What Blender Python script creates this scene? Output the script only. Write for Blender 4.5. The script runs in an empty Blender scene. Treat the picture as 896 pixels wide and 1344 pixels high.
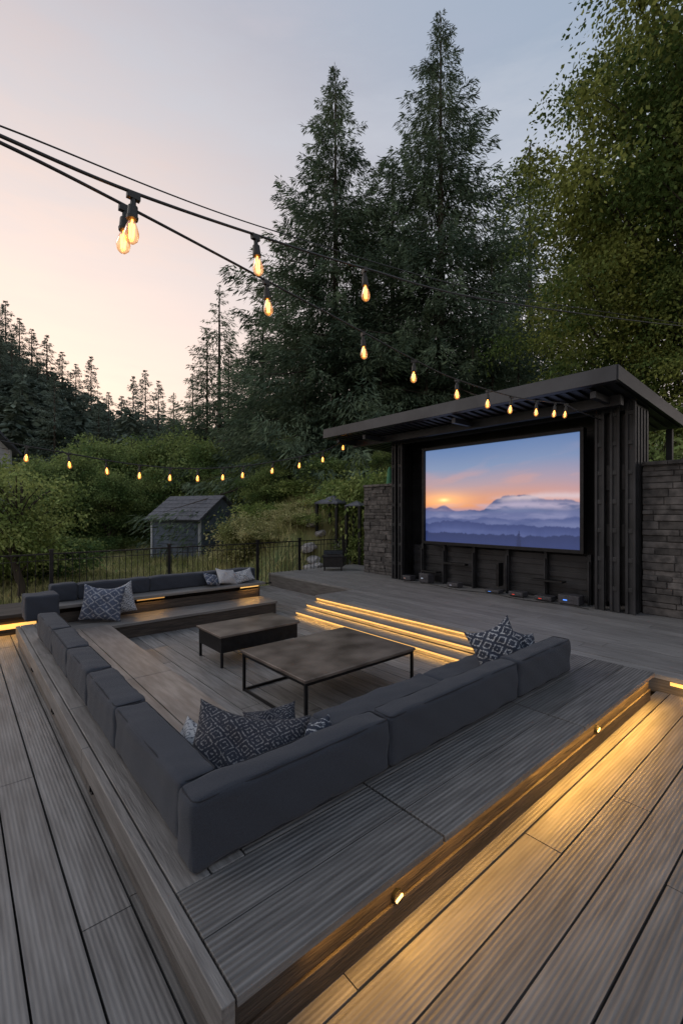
import bpy, bmesh, math, random
import numpy as np
from mathutils import Vector, Matrix, Euler
random.seed(7)
R=np.random.RandomState
sc=bpy.context.scene
COL=sc.collection
H=1.75; FP=588.0
FX,FY=0.6534,0.7570      # camera heading on the plan
RX,RY=0.7570,-0.6534
def W(px,py,d):
    lat=(px-448)/FP*d
    return (FX*d+RX*lat, FY*d+RY*lat, H+(672-py)*d/FP)
def PL(px,d):
    a=W(px,672,d); return (a[0],a[1])
def newmat(name):
    m=bpy.data.materials.new(name); m.use_nodes=True
    nt=m.node_tree; b=nt.nodes['Principled BSDF']; return m,nt,b
def N(nt,t,**k):
    n=nt.nodes.new(t)
    for a,v in k.items(): setattr(n,a,v)
    return n
def MATH(nt,op,a,b=None,c=None):
    n=nt.nodes.new('ShaderNodeMath'); n.operation=op
    for i,v in enumerate((a,b,c)):
        if v is None: continue
        if isinstance(v,(int,float)): n.inputs[i].default_value=v
        else: nt.links.new(v,n.inputs[i])
    return n.outputs[0]
def M(name,c1,c2=None,scale=5,rough=.6,metal=0,bump=0,bscale=40,island=0,stretch=(1,1,1),spec=.5,ribs=None,ribshade=.35,sheen=0,detail=4,lo=.35,hi=.65,stain=0,ribbump=.5,trans=0,rvar=0):
    m,nt,b=newmat(name); L=nt.links
    c2=c2 or c1
    tc=N(nt,'ShaderNodeTexCoord'); mp=N(nt,'ShaderNodeMapping'); mp.inputs['Scale'].default_value=stretch
    L.new(tc.outputs['Object'],mp.inputs[0])
    no=N(nt,'ShaderNodeTexNoise'); no.inputs['Scale'].default_value=scale; no.inputs['Detail'].default_value=detail
    L.new(mp.outputs[0],no.inputs[0])
    rp=N(nt,'ShaderNodeValToRGB'); rp.color_ramp.elements[0].position=lo; rp.color_ramp.elements[1].position=hi
    rp.color_ramp.elements[0].color=(*c1,1); rp.color_ramp.elements[1].color=(*c2,1)
    L.new(no.outputs[0],rp.inputs[0]); col=rp.outputs[0]
    val=None
    if island:
        g=N(nt,'ShaderNodeNewGeometry')
        val=MATH(nt,'MULTIPLY_ADD',g.outputs['Random Per Island'],island,1-island/2)
    if stain:
        n3=N(nt,'ShaderNodeTexNoise'); n3.inputs['Scale'].default_value=1.3; n3.inputs['Detail'].default_value=5
        L.new(tc.outputs['Object'],n3.inputs[0])
        s=MATH(nt,'MULTIPLY_ADD',n3.outputs[0],stain*2,1-stain)
        val=s if val is None else MATH(nt,'MULTIPLY',val,s)
        if rvar: L.new(MATH(nt,'MULTIPLY_ADD',n3.outputs[0],-rvar*2,rough+rvar),b.inputs['Roughness'])
    hgt=None
    if ribs:
        sx=N(nt,'ShaderNodeSeparateXYZ'); L.new(tc.outputs['Object'],sx.inputs[0])
        w=MATH(nt,'SINE',MATH(nt,'MULTIPLY',sx.outputs[ribs[0]],2*math.pi/ribs[1]))
        hgt=w
        s=MATH(nt,'MULTIPLY_ADD',w,ribshade/2,1-ribshade/2)  # groove shade multiplied into the board colour along the ribs
        val=s if val is None else MATH(nt,'MULTIPLY',val,s)
    if val is not None:
        hs=N(nt,'ShaderNodeHueSaturation'); L.new(val,hs.inputs['Value']); L.new(col,hs.inputs['Color']); col=hs.outputs[0]
    L.new(col,b.inputs['Base Color'])
    b.inputs['Roughness'].default_value=rough; b.inputs['Metallic'].default_value=metal
    b.inputs['Specular IOR Level'].default_value=spec
    if sheen: b.inputs['Sheen Weight'].default_value=sheen
    prev=None
    if bump:
        n2=N(nt,'ShaderNodeTexNoise'); n2.inputs['Scale'].default_value=bscale; n2.inputs['Detail'].default_value=3
        L.new(mp.outputs[0],n2.inputs[0])
        bp=N(nt,'ShaderNodeBump'); bp.inputs['Strength'].default_value=bump; bp.inputs['Distance'].default_value=.01
        L.new(n2.outputs[0],bp.inputs['Height']); prev=bp
    if hgt is not None:
        b2=N(nt,'ShaderNodeBump'); b2.inputs['Strength'].default_value=ribbump; b2.inputs['Distance'].default_value=.0018
        L.new(hgt,b2.inputs['Height'])
        if prev: L.new(prev.outputs[0],b2.inputs['Normal'])
        prev=b2
    if prev: L.new(prev.outputs[0],b.inputs['Normal'])
    if trans:
        t=N(nt,'ShaderNodeBsdfTranslucent'); L.new(col,t.inputs[0]); mx=N(nt,'ShaderNodeMixShader'); mx.inputs[0].default_value=trans
        L.new(b.outputs[0],mx.inputs[1]); L.new(t.outputs[0],mx.inputs[2]); L.new(mx.outputs[0],nt.nodes['Material Output'].inputs[0])
    return m
def EM(name,c,s):
    m,nt,b=newmat(name); b.inputs['Base Color'].default_value=(*c,1); b.inputs['Emission Color'].default_value=(*c,1); b.inputs['Emission Strength'].default_value=s; return m
WA=(.124,.120,.118); WB=(.20,.196,.194)
m_deckX=M('weathered_deck_board',WA,WB,2.2,.48,island=.40,stretch=(1.0,10,10),bump=.15,bscale=9,ribs=('Y',.02),stain=.35,ribshade=.20,ribbump=.32,rvar=.12,detail=6)
m_deckY=M('weathered_deck_board_b',WA,WB,2.2,.48,island=.40,stretch=(10,1.0,10),bump=.15,bscale=9,ribs=('X',.02),stain=.35,ribshade=.20,ribbump=.32,rvar=.12,detail=6)
m_stage=M('stage_board',(.15,.146,.143),(.225,.219,.215),3,.48,island=.3,stretch=(14,1.0,14),bump=.15,bscale=9,ribs=('X',.025),stain=.2,ribshade=.12,rvar=.12)
m_floorY=M('lounge_board',(.12,.114,.11),(.21,.202,.196),3,.42,island=.5,stretch=(14,1.0,14),bump=.15,bscale=9,stain=.3,rvar=.12)
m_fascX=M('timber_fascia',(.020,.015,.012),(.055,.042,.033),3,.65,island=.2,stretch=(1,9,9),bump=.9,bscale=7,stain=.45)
m_fascY=M('timber_fascia_b',(.060,.054,.050),(.11,.102,.096),3,.55,island=.2,stretch=(14,1,14),bump=.35,bscale=9,stain=.25)
m_seat=M('seat_timber',(.13,.108,.093),(.22,.192,.172),3,.34,island=.25,stretch=(8,1,8),bump=.15,bscale=9,stain=.4,rvar=.12)
m_dark=M('dark_substructure',(.01,.01,.01),rough=.9)
m_cush=M('charcoal_fabric',(.016,.020,.030),(.034,.041,.057),330,.92,bump=.4,bscale=420,sheen=.08,stain=.25)
m_table=M('bronze_table_top',(.085,.068,.058),(.26,.218,.188),3.2,.32,metal=.3,bump=.08,bscale=30,stain=.45,detail=8,lo=.3,hi=.72,rvar=.12)
m_metal=M('black_metal',(.012,.012,.013),(.02,.02,.022),12,.45,metal=.6,bump=.05)
m_steel=M('charcoal_steel_panel',(.014,.015,.017),(.03,.031,.035),3,.5,metal=.3,bump=.1,stain=.3)
m_roof=M('dark_roof_metal',(.018,.019,.023),(.033,.035,.041),2,.42,metal=.4,bump=.05,stain=.25)
m_stone=M('slate_stone',(.038,.035,.034),(.10,.092,.088),9,.85,island=.8,bump=.9,bscale=22,detail=6)
m_led=EM('warm_led',(1,.56,.16),1.0)
m_rub=M('black_rubber',(.012,.012,.012),rough=.5)
m_grass=M('meadow_grass',(.08,.11,.035),(.19,.18,.07),.6,.95,bump=.6,bscale=30,detail=4)
m_bark=M('bark',(.035,.026,.02),(.07,.055,.042),6,.9,stretch=(1,1,.2),detail=1)
def leafmat(name,c1,c2,sc_,isl=.8,tr=.35):
    return M(name,c1,c2,sc_,.75,island=isl,spec=.15,lo=.40,hi=.60,detail=1,trans=tr)
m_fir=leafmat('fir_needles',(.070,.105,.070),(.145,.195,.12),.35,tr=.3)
m_firhaze=leafmat('fir_needles_hazed',(.10,.135,.11),(.155,.195,.15),.3,tr=.25)  # distance haze put into the colour: paler, bluer needles
m_leafR=leafmat('maple_leaves',(.080,.125,.036),(.24,.265,.07),.5)
m_leaf=leafmat('broad_leaves',(.09,.15,.05),(.23,.29,.10),.6)
m_shrub=leafmat('shrub_leaves',(.15,.21,.06),(.33,.38,.13),1.2)
m_dry=leafmat('dry_shrub_leaves',(.22,.24,.09),(.45,.42,.21),1.5)
class MB:
    def __init__(s): s.v=[];s.f=[];s.m=[]
    def box(s,x0,x1,y0,y1,z0,z1,m=0,T=None):
        n=len(s.v); c=[(x0,y0,z0),(x1,y0,z0),(x1,y1,z0),(x0,y1,z0),(x0,y0,z1),(x1,y0,z1),(x1,y1,z1),(x0,y1,z1)]
        if T is not None: c=[tuple(T@Vector(p)) for p in c]
        s.v+=c
        for q in ((0,3,2,1),(4,5,6,7),(0,1,5,4),(1,2,6,5),(2,3,7,6),(3,0,4,7)):
            s.f.append(tuple(n+i for i in q)); s.m.append(m)
        return s
    def cyl(s,p0,p1,r0,r1=None,n=10,m=0,cap=True):
        r1=r0 if r1 is None else r1
        p0=Vector(p0);p1=Vector(p1); d=(p1-p0).normalized(); a=d.orthogonal().normalized(); b=d.cross(a)
        k=len(s.v)
        for p,r in ((p0,r0),(p1,r1)):
            for i in range(n):
                t=2*math.pi*i/n; s.v.append(tuple(p+a*math.cos(t)*r+b*math.sin(t)*r))
        for i in range(n):
            j=(i+1)%n; s.f.append((k+i,k+j,k+n+j,k+n+i)); s.m.append(m)
        if cap:
            s.f.append(tuple(k+i for i in range(n))[::-1]); s.m.append(m)
            s.f.append(tuple(k+n+i for i in range(n))); s.m.append(m)
        return s
    def tube(s,pts,r,n=6,m=0,r1=None):
        pts=[Vector(p) for p in pts]; k=len(s.v); L=len(pts)
        for q,p in enumerate(pts):
            d=(pts[min(q+1,L-1)]-pts[max(q-1,0)]).normalized(); a=d.cross(Vector((0.13,0.07,1))).normalized(); b=d.cross(a)
            rr=r if r1 is None else r+(r1-r)*q/(L-1)
            for i in range(n):
                t=2*math.pi*i/n; s.v.append(tuple(p+a*math.cos(t)*rr+b*math.sin(t)*rr))
        for q in range(L-1):
            for i in range(n):
                j=(i+1)%n; s.f.append((k+q*n+i,k+q*n+j,k+(q+1)*n+j,k+(q+1)*n+i)); s.m.append(m)
        return s
    def lathe(s,prof,c=(0,0,0),n=16,m=0):
        k=len(s.v)
        for r,z in prof:
            for i in range(n):
                t=2*math.pi*i/n; s.v.append((c[0]+r*math.cos(t),c[1]+r*math.sin(t),c[2]+z))
        for q in range(len(prof)-1):
            for i in range(n):
                j=(i+1)%n; s.f.append((k+q*n+i,k+q*n+j,k+(q+1)*n+j,k+(q+1)*n+i)); s.m.append(m)
        return s
    def mesh(s,name,mats,smooth=False):
        me=bpy.data.meshes.new(name); me.from_pydata(s.v,[],s.f)
        for a in mats: me.materials.append(a)
        me.polygons.foreach_set('material_index',s.m)
        if smooth: me.polygons.foreach_set('use_smooth',[True]*len(s.f))
        me.update(); return me
    def obj(s,name,mats,parent=None,bevel=0,smooth=False,loc=None,**info):
        if not isinstance(mats,(list,tuple)): mats=[mats]
        return put(name,s.mesh(name,mats,smooth),parent,bevel,loc,**info)
def put(name,me,parent=None,bevel=0,loc=None,label=None,category=None,group=None,kind=None):
    o=bpy.data.objects.new(name,me); COL.objects.link(o)
    if loc: o.location=loc
    if parent: o.parent=parent
    if bevel:
        b=o.modifiers.new('b','BEVEL'); b.width=bevel; b.segments=2; b.limit_method='ANGLE'
    if label:o['label']=label
    if category:o['category']=category
    if group:o['group']=group
    if kind:o['kind']=kind
    return o
def empty(name,loc=(0,0,0),**k): 
    o=put(name,None,**k); o.location=loc; return o
def par(o,p):
    o.parent=p; o.location=Vector(o.location)-Vector(p.location); return o
def boards(mb,axis,u0,u1,v0,v1,zt,th=.03,bw=.2,gap=.010,jl=3.2,rs=None,m=0):
    rs=rs or random.Random(int(u0*31+v0*17+zt*100)); v=v0
    while v<v1-.02:
        ve=min(v+bw,v1); u=u0; off=rs.uniform(.3,1)*jl; e=u0+off
        while u<u1-.02:
            ue=min(e,u1)
            if u1-ue<.5: ue=u1
            a,b=(u+.002,ue-.003)
            dz=rs.uniform(-.0015,.0015); w=rs.uniform(-.001,.001)
            if axis=='X': mb.box(a,b,v+gap/2+w,ve-gap/2+w,zt-th,zt+dz,m)
            else: mb.box(v+gap/2+w,ve-gap/2+w,a,b,zt-th,zt+dz,m)
            u=ue; e=u+jl*rs.uniform(.8,1.2)
        v=ve
    return mb
AMB=(1,.50,.095)
def area(name,loc,rot,sx,sy,power,col=AMB,parent=None,spread=math.pi):
    l=bpy.data.lights.new(name,'AREA'); l.shape='RECTANGLE'; l.size=sx; l.size_y=sy; l.energy=power; l.color=col; l.spread=spread
    o=bpy.data.objects.new(name,l); o.location=loc; o.rotation_euler=rot; COL.objects.link(o)
    if parent:o.parent=parent
    return o
def spot(name,loc,target,power,angle=90,blend=.8,col=AMB,rad=.03,parent=None):
    l=bpy.data.lights.new(name,'SPOT'); l.energy=power; l.spot_size=math.radians(angle); l.spot_blend=blend; l.color=col; l.shadow_soft_size=rad
    o=bpy.data.objects.new(name,l); o.location=loc; o.rotation_euler=(Vector(target)-Vector(loc)).to_track_quat('-Z','Y').to_euler(); COL.objects.link(o)
    if parent:o.parent=parent
    return o
# ================================================================= GROUND
def sm(x,a,b):
    t=np.clip((x-a)/(b-a),0,1); return t*t*(3-2*t)
def terrain(x,y):
    x=np.asarray(x,float);y=np.asarray(y,float)
    d=x*FX+y*FY; lat=x*RX+y*RY
    ang=-lat/np.maximum(d,5)
    z=-.55+0*x
    z=z+(1.2*sm(x,9.2,13.5)*sm(y,3,9)+2.0*sm(y,10.15,12.2)*sm(x,6.2,9))*(1-sm(ang,.12,.26))
    z=z+1.6*sm(x,10.6,14)*(1-sm(y,3,9))
    z=z+8*sm(d,34,95)+14*sm(ang,.40,.85)*sm(d,30,75)+9*sm(-ang,-.2,.3)*sm(d,34,95)
    z=z+.12*np.sin(x*.9)*np.cos(y*.7)*sm(d,13,20)
    return z
def sp(n,a,p=2.6):
    t=np.linspace(-1,1,n); return np.sign(t)*np.abs(t)**p*a
gx=sp(170,1500)+12; gy=sp(170,1500)+11.5
X,Y=np.meshgrid(gx,gy,indexing='ij'); Z=terrain(X,Y)
under=(X>-7)&(X<9.3)&(Y>-7)&(Y<10.15); Z=np.where(under,np.minimum(Z,-.55),Z)
n=len(gx); verts=np.stack([X,Y,Z],-1).reshape(-1,3)
idx=np.arange(n*n).reshape(n,n)
F=np.stack([idx[:-1,:-1],idx[1:,:-1],idx[1:,1:],idx[:-1,1:]],-1).reshape(-1,4)
def npmesh(name,v,f,mat,smooth=True):
    me=bpy.data.meshes.new(name); k=f.shape[1]
    me.vertices.add(len(v)); me.vertices.foreach_set('co',np.ascontiguousarray(v,np.float32).ravel())
    me.loops.add(f.size); me.loops.foreach_set('vertex_index',np.ascontiguousarray(f,np.int32).ravel())
    me.polygons.add(len(f)); me.polygons.foreach_set('loop_start',np.arange(0,f.size,k,dtype=np.int32))
    me.materials.append(mat); me.update(calc_edges=True)
    if smooth: me.polygons.foreach_set('use_smooth',np.ones(len(f),bool))
    return me
put('ground',npmesh('ground',verts,F,m_grass),kind='structure')
# ================================================================= DECKS
b=MB(); boards(b,'X',-5,5.2,-5,1.31,0,bw=.2,jl=4.2)
b.obj('outer_deck',m_deckX,kind='structure')
b=MB(); boards(b,'Y',1.315,7.9,-5,.70,0,bw=.2,jl=2.6); 
b.obj('side_deck',m_deckY,kind='structure')
b=MB(); boards(b,'Y',1.3,10.1,.70,6.2,-.16,bw=.2,jl=2.8)
b.obj('lounge_floor',m_floorY,kind='structure')
b=MB(); boards(b,'Y',-5,6.8,5.2,9.2,.16,bw=.2,jl=3.4,th=.04); boards(b,'Y',6.8,10.1,6.2,9.2,.16,bw=.2,jl=3.4,th=.04)
stage=b.obj('stage_deck',m_stage,kind='structure')
b=MB(); b.box(-5,5.1,-5,7.9,-.5,-.26); b.box(5.26,9.1,-4.9,6.75,-.5,.1); b.box(6.25,9.1,6.75,10.1,-.5,.1); b.box(-5,.68,-5,7.85,-.26,-.04); b.box(.68,5.2,-5,1.28,-.26,-.04);b.box(5.1,9.1,6.8,10.1,-.5,-.26);b.box(-5,5.1,7.9,10.1,-.5,-.26)
b.obj('deck_substructure',m_dark,kind='structure')
b=MB(); b.box(5.215,5.245,-5,1.98,-.02,.118); b.box(5.215,5.245,1.98,6.79,-.16,.118); b.box(5.23,6.2,6.76,6.79,-.2,.118); b.box(6.215,6.245,6.8,10.1,-.2,.118)
b.obj('stage_fascia',m_fascY,kind='structure')
steps=empty('stage_steps',(4.8,4.4,-.16),label='low timber stage steps edged with glowing warm strips',category='steps')
b=MB()
for i,(x,z) in enumerate(((4.97,.053),(4.73,-.053))):
    b.box(x,x+.25 if i==0 else x+.24,2.0,6.8,z-.03,z); b.box(x+.03,x+.05,2.0,6.8,z-.105,z-.03)
    b.box(x+.05,x+.22,6.77,6.799,z-.105,z-.031)
par(b.obj('tread',m_stage,bevel=.003),steps)
for x,z in ((5.2,.116),(4.97,.021),(4.73,-.085)):
    s=MB().box(x+.006,x+.014,2.02,6.76,z-.024,z-.003); s=par(s.obj('led_strip',m_led),steps)
for x,z in ((5.196,.085),(4.966,-.010),(4.726,-.112)):
    par(area('step_lamp',(x,4.4,z),(0,math.radians(-12),0),.02,4.7,6),steps)
s=MB().box(5.205,5.213,-5,1.2,.080,.112); s.obj('led_strip',m_led,parent=stage)
area('lip_lamp',(5.17,-1.5,.10),(0,math.radians(-20),0),.02,5.2,9,parent=stage)
# ================================================================= NEAR BENCH
Y0,X0=1.25,.62
bench=empty('timber_bench',(2.8,1.6,0),label='low grey timber platform bench wrapping the sunken lounge',category='bench')
b=MB()
for v0,v1,xs in ((Y0,1.494,.658),(1.500,1.744,.658),(1.752,1.98,.962)):
    for (a,c) in ((xs,1.70),(1.71,3.3),(3.31,4.92)):
        b.box(a,c-.004,v0,v1,.225,.26)
b.box(.70,4.90,1.48,1.51,.20,.224); b.box(.97,4.90,1.735,1.76,.20,.224)
par(b.obj('bench_top',M('bench_board',(.105,.101,.099),(.185,.179,.175),3,.46,island=.3,stretch=(1.0,14,14),bump=.25,bscale=9,ribs=('Y',.0244),stain=.25,ribshade=.42,ribbump=.7,rvar=.12),bevel=.003),bench)
b=MB()
for a,c in ((1.748,3.9),(3.905,5.6),(5.605,7.2)):
    b.box(.658,.80,a,c,.215,.259); b.box(.806,.955,a,c,.215,.26)
for a,c in ((Y0+.001,3.2),(3.205,5.2),(5.205,7.2)): b.box(.606,.652,a,c,.13,.257)
par(b.obj('side_bench_top',M('bench_board_side',(.115,.109,.105),(.19,.182,.176),3,.46,island=.25,stretch=(14,1.0,14),bump=.3,bscale=9,stain=.25,rvar=.12),bevel=.004),bench)
b=MB(); b.box(X0+.03,4.90,Y0+.045,Y0+.08,.0,.224); b.box(X0+.03,4.90,Y0+.030,Y0+.044,.0,.10)
b.box(.98,4.9,1.93,1.97,-.16,.222);b.box(4.86,4.9,Y0+.09,1.92,-.1,.222)
par(b.obj('fascia',m_fascX,bevel=.003),bench)
b=MB()
for a,c in ((Y0+.03,3.2),(3.205,5.2),(5.205,7.2)): b.box(X0+.012,X0+.028,a,c,.002,.128)
b.box(.92,.95,1.98,7.2,-.16,.212)
par(b.obj('side_fascia',m_fascY,bevel=.003),bench)
def walllight(x,z,p):
    b=MB(); b.cyl((x,Y0+.046,z),(x,Y0+.024,z),.028,n=20)
    o=par(b.obj('wall_light',m_metal,bevel=.002),bench)
    e=MB(); T=Matrix.Translation((x,Y0+.021,z))@Matrix.Rotation(math.radians(-18),4,'Y'); e.box(-.021,.021,-.003,.003,-.005,.005,T=T)
    q=e.obj('lamp_lens',EM('lamp_lens_glow',(1,.60,.22),3)); q.parent=o
    par(spot('wall_lamp',(x,Y0+.004,z),(x+.1,Y0-.25,-.1),p,160,1,rad=.05),bench)
walllight(1.42,.12,1.2); walllight(3.62,.13,1.4)
s=MB().box(.95,4.85,Y0+.034,Y0+.042,.214,.222); par(s.obj('led_strip',EM('dim_warm_led',(1,.5,.13),.3)),bench)
par(area('under_bench_lamp',(3.75,Y0+.012,.205),(math.radians(-22),0,0),2.3,.02,15),bench)
par(area('under_bench_lamp',(1.75,Y0+.012,.205),(math.radians(-22),0,0),1.6,.02,4.6),bench)
for y,z in ((3.0,.09),(4.4,.09),(5.7,.09)):
    b=MB(); b.cyl((X0+.012,y,z),(X0-.004,y,z),.028,n=16); b.box(X0-.012,X0-.004,y-.012,y+.012,z-.006,z+.02); par(b.obj('wall_light',m_metal,bevel=.002),bench)
b=MB()
for v0,v1 in ((.965,1.34),(1.346,1.72)):
    b.box(v0,v1,2.72,4.7,.06,.10); b.box(v0,v1,4.705,7.195,.06,.10)
b.box(1.66,1.70,2.74,7.19,-.16,.058)
b.box(.965,4.5,1.985,2.71,.06,.10); b.box(.97,4.46,2.66,2.70,-.16,.058); b.box(4.42,4.46,1.99,2.65,-.16,.058)
seat=b.obj('lounge_seat',m_seat,bevel=.004,label='low brown timber seat inside the lounge edge',category='bench seat')
# ================================================================= BACK BENCH
bb=empty('tiered_bench',(2.6,7.8,-.16),label='two tier grey timber bench with glowing strips',category='bench')
b=MB()
for v0,v1 in ((7.2,7.5),(7.506,7.86)): b.box(.97,4.62,v0,v1,.03,.072)
for v0,v1 in ((7.80,8.12),(8.126,8.5)): b.box(.96,4.72,v0,v1,.30,.345)
par(b.obj('bench_tier',M('tier_board',(.12,.113,.108),(.19,.18,.172),3,.46,island=.3,stretch=(1.0,14,14),bump=.25,bscale=9,stain=.2),bevel=.004),bb)
b=MB(); b.box(.98,4.6,7.22,7.26,-.16,.029); b.box(4.56,4.6,7.27,7.9,-.16,.029)
b.box(.98,4.6,7.87,7.9,.073,.225);b.box(4.6,4.64,7.88,8.48,-.16,.299);b.box(.97,4.6,8.44,8.48,-.16,.299)
par(b.obj('fascia',m_fascX,bevel=.003),bb)
for xa,xb,p,st in ((4.2,4.6,1.4,m_led),(2.3,2.75,.7,EM('faint_led',(1,.5,.13),.45))):
    par(MB().box(xa,xb,7.86,7.869,.268,.285).obj('led_strip',st),bb)
    par(area('tier_lamp',((xa+xb)/2,7.845,.27),(math.radians(-30),0,0),xb-xa,.02,p),bb)
plat=empty('side_platform',(-1,8.4,0),label='raised timber platform with glowing recess beneath',category='platform')
b=MB()
for v0,v1 in ((7.9,8.2),(8.206,8.5),(8.506,8.9)): b.box(-3.5,.95,v0,v1,.235,.285)
b.box(-3.4,.94,8.09,8.12,0-.2,.234)
par(b.obj('platform_board',m_fascX,bevel=.004),plat)
par(MB().box(-3.4,.93,8.06,8.085,.05,.12).obj('led_strip',m_led),plat)
par(area('platform_lamp',(-1.2,7.98,.2),(math.radians(-20),0,0),4.,.03,12),plat)
# ================================================================= CUSHIONS
def cushion_mesh(h,r=.035,seed=0,puff=.007):
    bm=bmesh.new(); bmesh.ops.create_cube(bm,size=2); bmesh.ops.subdivide_edges(bm,edges=bm.edges[:],cuts=27,use_grid_fill=True)
    rs=R(seed); ph=rs.rand(8)*6
    for v in bm.verts:
        p=[math.copysign(1-(1-abs(c))**1.9,c) for c in v.co]
        q=[p[i]*h[i] for i in range(3)]
        c=[max(-(h[i]-r),min(h[i]-r,q[i])) for i in range(3)]
        d=Vector([q[i]-c[i] for i in range(3)])
        if d.length>1e-6: d=d.normalized()*r
        o=Vector(c)+d
        bul=[(1-p[(i+1)%3]**2)*(1-p[(i+2)%3]**2) for i in range(3)]
        for i in range(3):
            if abs(p[i])>.9: o[i]+=math.copysign(1,p[i])*(puff*bul[i]*1.8+.0045*math.sin(o.x*9+ph[0])*math.sin(o.y*12+ph[1])+.003*math.sin(o.x*23+o.z*31+ph[2])+.0018*math.sin(o.y*41+o.z*17+o.x*13+ph[3]))
        o.z-=.006*(p[2]>0)*(1-abs(p[0])**3)*(.5+.5*math.sin(o.x*7+o.y*5+ph[4]))
        v.co=o
    me=bpy.data.meshes.new('cushion'); bm.to_mesh(me); bm.free(); me.materials.append(m_cush)
    me.polygons.foreach_set('use_smooth',[True]*len(me.polygons)); return me
m_pipe=M('piping',(.012,.014,.02),rough=.9)
def piping(h,r):
    b=MB()
    for sz in (1,-1):
        k=r*.30; x,y,z=h[0]-k,h[1]-k,sz*(h[2]-k)
        pts=[]
        cr=r
        for (cx,cy,a0) in ((x-cr,y-cr,0),(-x+cr,y-cr,90),(-x+cr,-y+cr,180),(x-cr,-y+cr,270)):
            for a in (0,30,60,90): pts.append((cx+cr*math.cos(math.radians(a0+a)),cy+cr*math.sin(math.radians(a0+a)),z))
        pts.append(pts[0]); b.tube(pts,.0042,5)
    return b
cc=[0]
def cushion(name,x0,x1,y0,y1,z0,z1,label,group='charcoal lounge cushions',r=.030):
    cc[0]+=1
    h=((x1-x0)/2,(y1-y0)/2,(z1-z0)/2)
    o=put(name,cushion_mesh(h,r,cc[0]),loc=((x0+x1)/2,(y0+y1)/2,(z0+z1)/2),label=label,category='cushion',group=group)
    if cc[0]<9:
        q=piping(h,r).obj('piping',m_pipe,smooth=True); q.parent=o
    o.rotation_euler=(0,0,R(cc[0]).uniform(-.010,.010)); return o
lb='charcoal fabric back cushion standing on the timber bench'
for a,c in ((.735,1.905),(1.912,3.39),(3.397,4.38)): cushion('back_cushion',a,c,1.775,1.945,.262,.56,lb)
for a,c in ((1.985,3.02),(3.03,3.83),(3.84,4.6),(4.61,5.45),(5.46,6.4)): cushion('back_cushion',.755,.945,a,c,.262,.54,lb)
ls='charcoal fabric seat cushion on the lounge seat'
for a,c in ((1.0,1.95),(1.96,3.2),(3.21,4.4)): cushion('seat_cushion',a,c,1.985,2.62,.102,.29,ls)
for a,c in ((1.5,2.6),(2.607,3.65),(3.657,4.7)): cushion('back_cushion',a,c,8.15,8.38,.347,.60,'charcoal fabric back cushion on the tiered bench')
cushion('corner_cushion',.72,1.12,7.35,7.75,.262,.60,'charcoal fabric corner cushion on the timber bench')
cushion('back_cushion',1.13,1.49,8.15,8.40,.347,.62,'charcoal fabric back cushion on the tiered bench')
# ================================================================= PILLOWS
def pillowmat(name,ca,cb,s,ring=25,nz=4.5):
    m,nt,b=newmat(name); L=nt.links
    tc=N(nt,'ShaderNodeTexCoord'); no=N(nt,'ShaderNodeTexNoise'); no.inputs['Scale'].default_value=16
    L.new(tc.outputs['Object'],no.inputs[0])
    sx=N(nt,'ShaderNodeSeparateXYZ'); L.new(tc.outputs['Object'],sx.inputs[0])
    def tri(o): return MATH(nt,'PINGPONG',MATH(nt,'MULTIPLY_ADD',o,s,50),.5)
    u=tri(sx.outputs['X']); v=tri(MATH(nt,'MULTIPLY',sx.outputs['Z'],1.25))
    a=MATH(nt,'ADD',u,v)
    a=MATH(nt,'ADD',a,MATH(nt,'MULTIPLY',no.outputs[0],.30))
    w=MATH(nt,'SINE',MATH(nt,'MULTIPLY',a,ring))
    n2=N(nt,'ShaderNodeTexNoise'); n2.inputs['Scale'].default_value=100
    L.new(tc.outputs['Object'],n2.inputs[0])
    w=MATH(nt,'ADD',w,MATH(nt,'MULTIPLY_ADD',n2.outputs[0],nz,-nz*.57))
    rp=N(nt,'ShaderNodeValToRGB'); rp.color_ramp.elements[0].position=.1; rp.color_ramp.elements[1].position=.8
    rp.color_ramp.elements[0].color=(*ca,1); rp.color_ramp.elements[1].color=(*cb,1); L.new(w,rp.inputs[0])
    L.new(rp.outputs[0],b.inputs['Base Color']); b.inputs['Roughness'].default_value=.95; return m
mp1=pillowmat('navy_ikat',(.014,.017,.028),(.15,.15,.16),9,24,5)
mp2=pillowmat('light_ikat',(.34,.35,.37),(.05,.06,.085),7,20,4)
mp4=pillowmat('grey_ikat',(.026,.032,.05),(.36,.37,.39),7,16,4.5)
mp5=pillowmat('blue_grey_ikat',(.06,.075,.115),(.30,.31,.34),6,13,4)
mp3=pillowmat('pale_linen',(.42,.42,.43),(.27,.27,.28),9)
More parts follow.
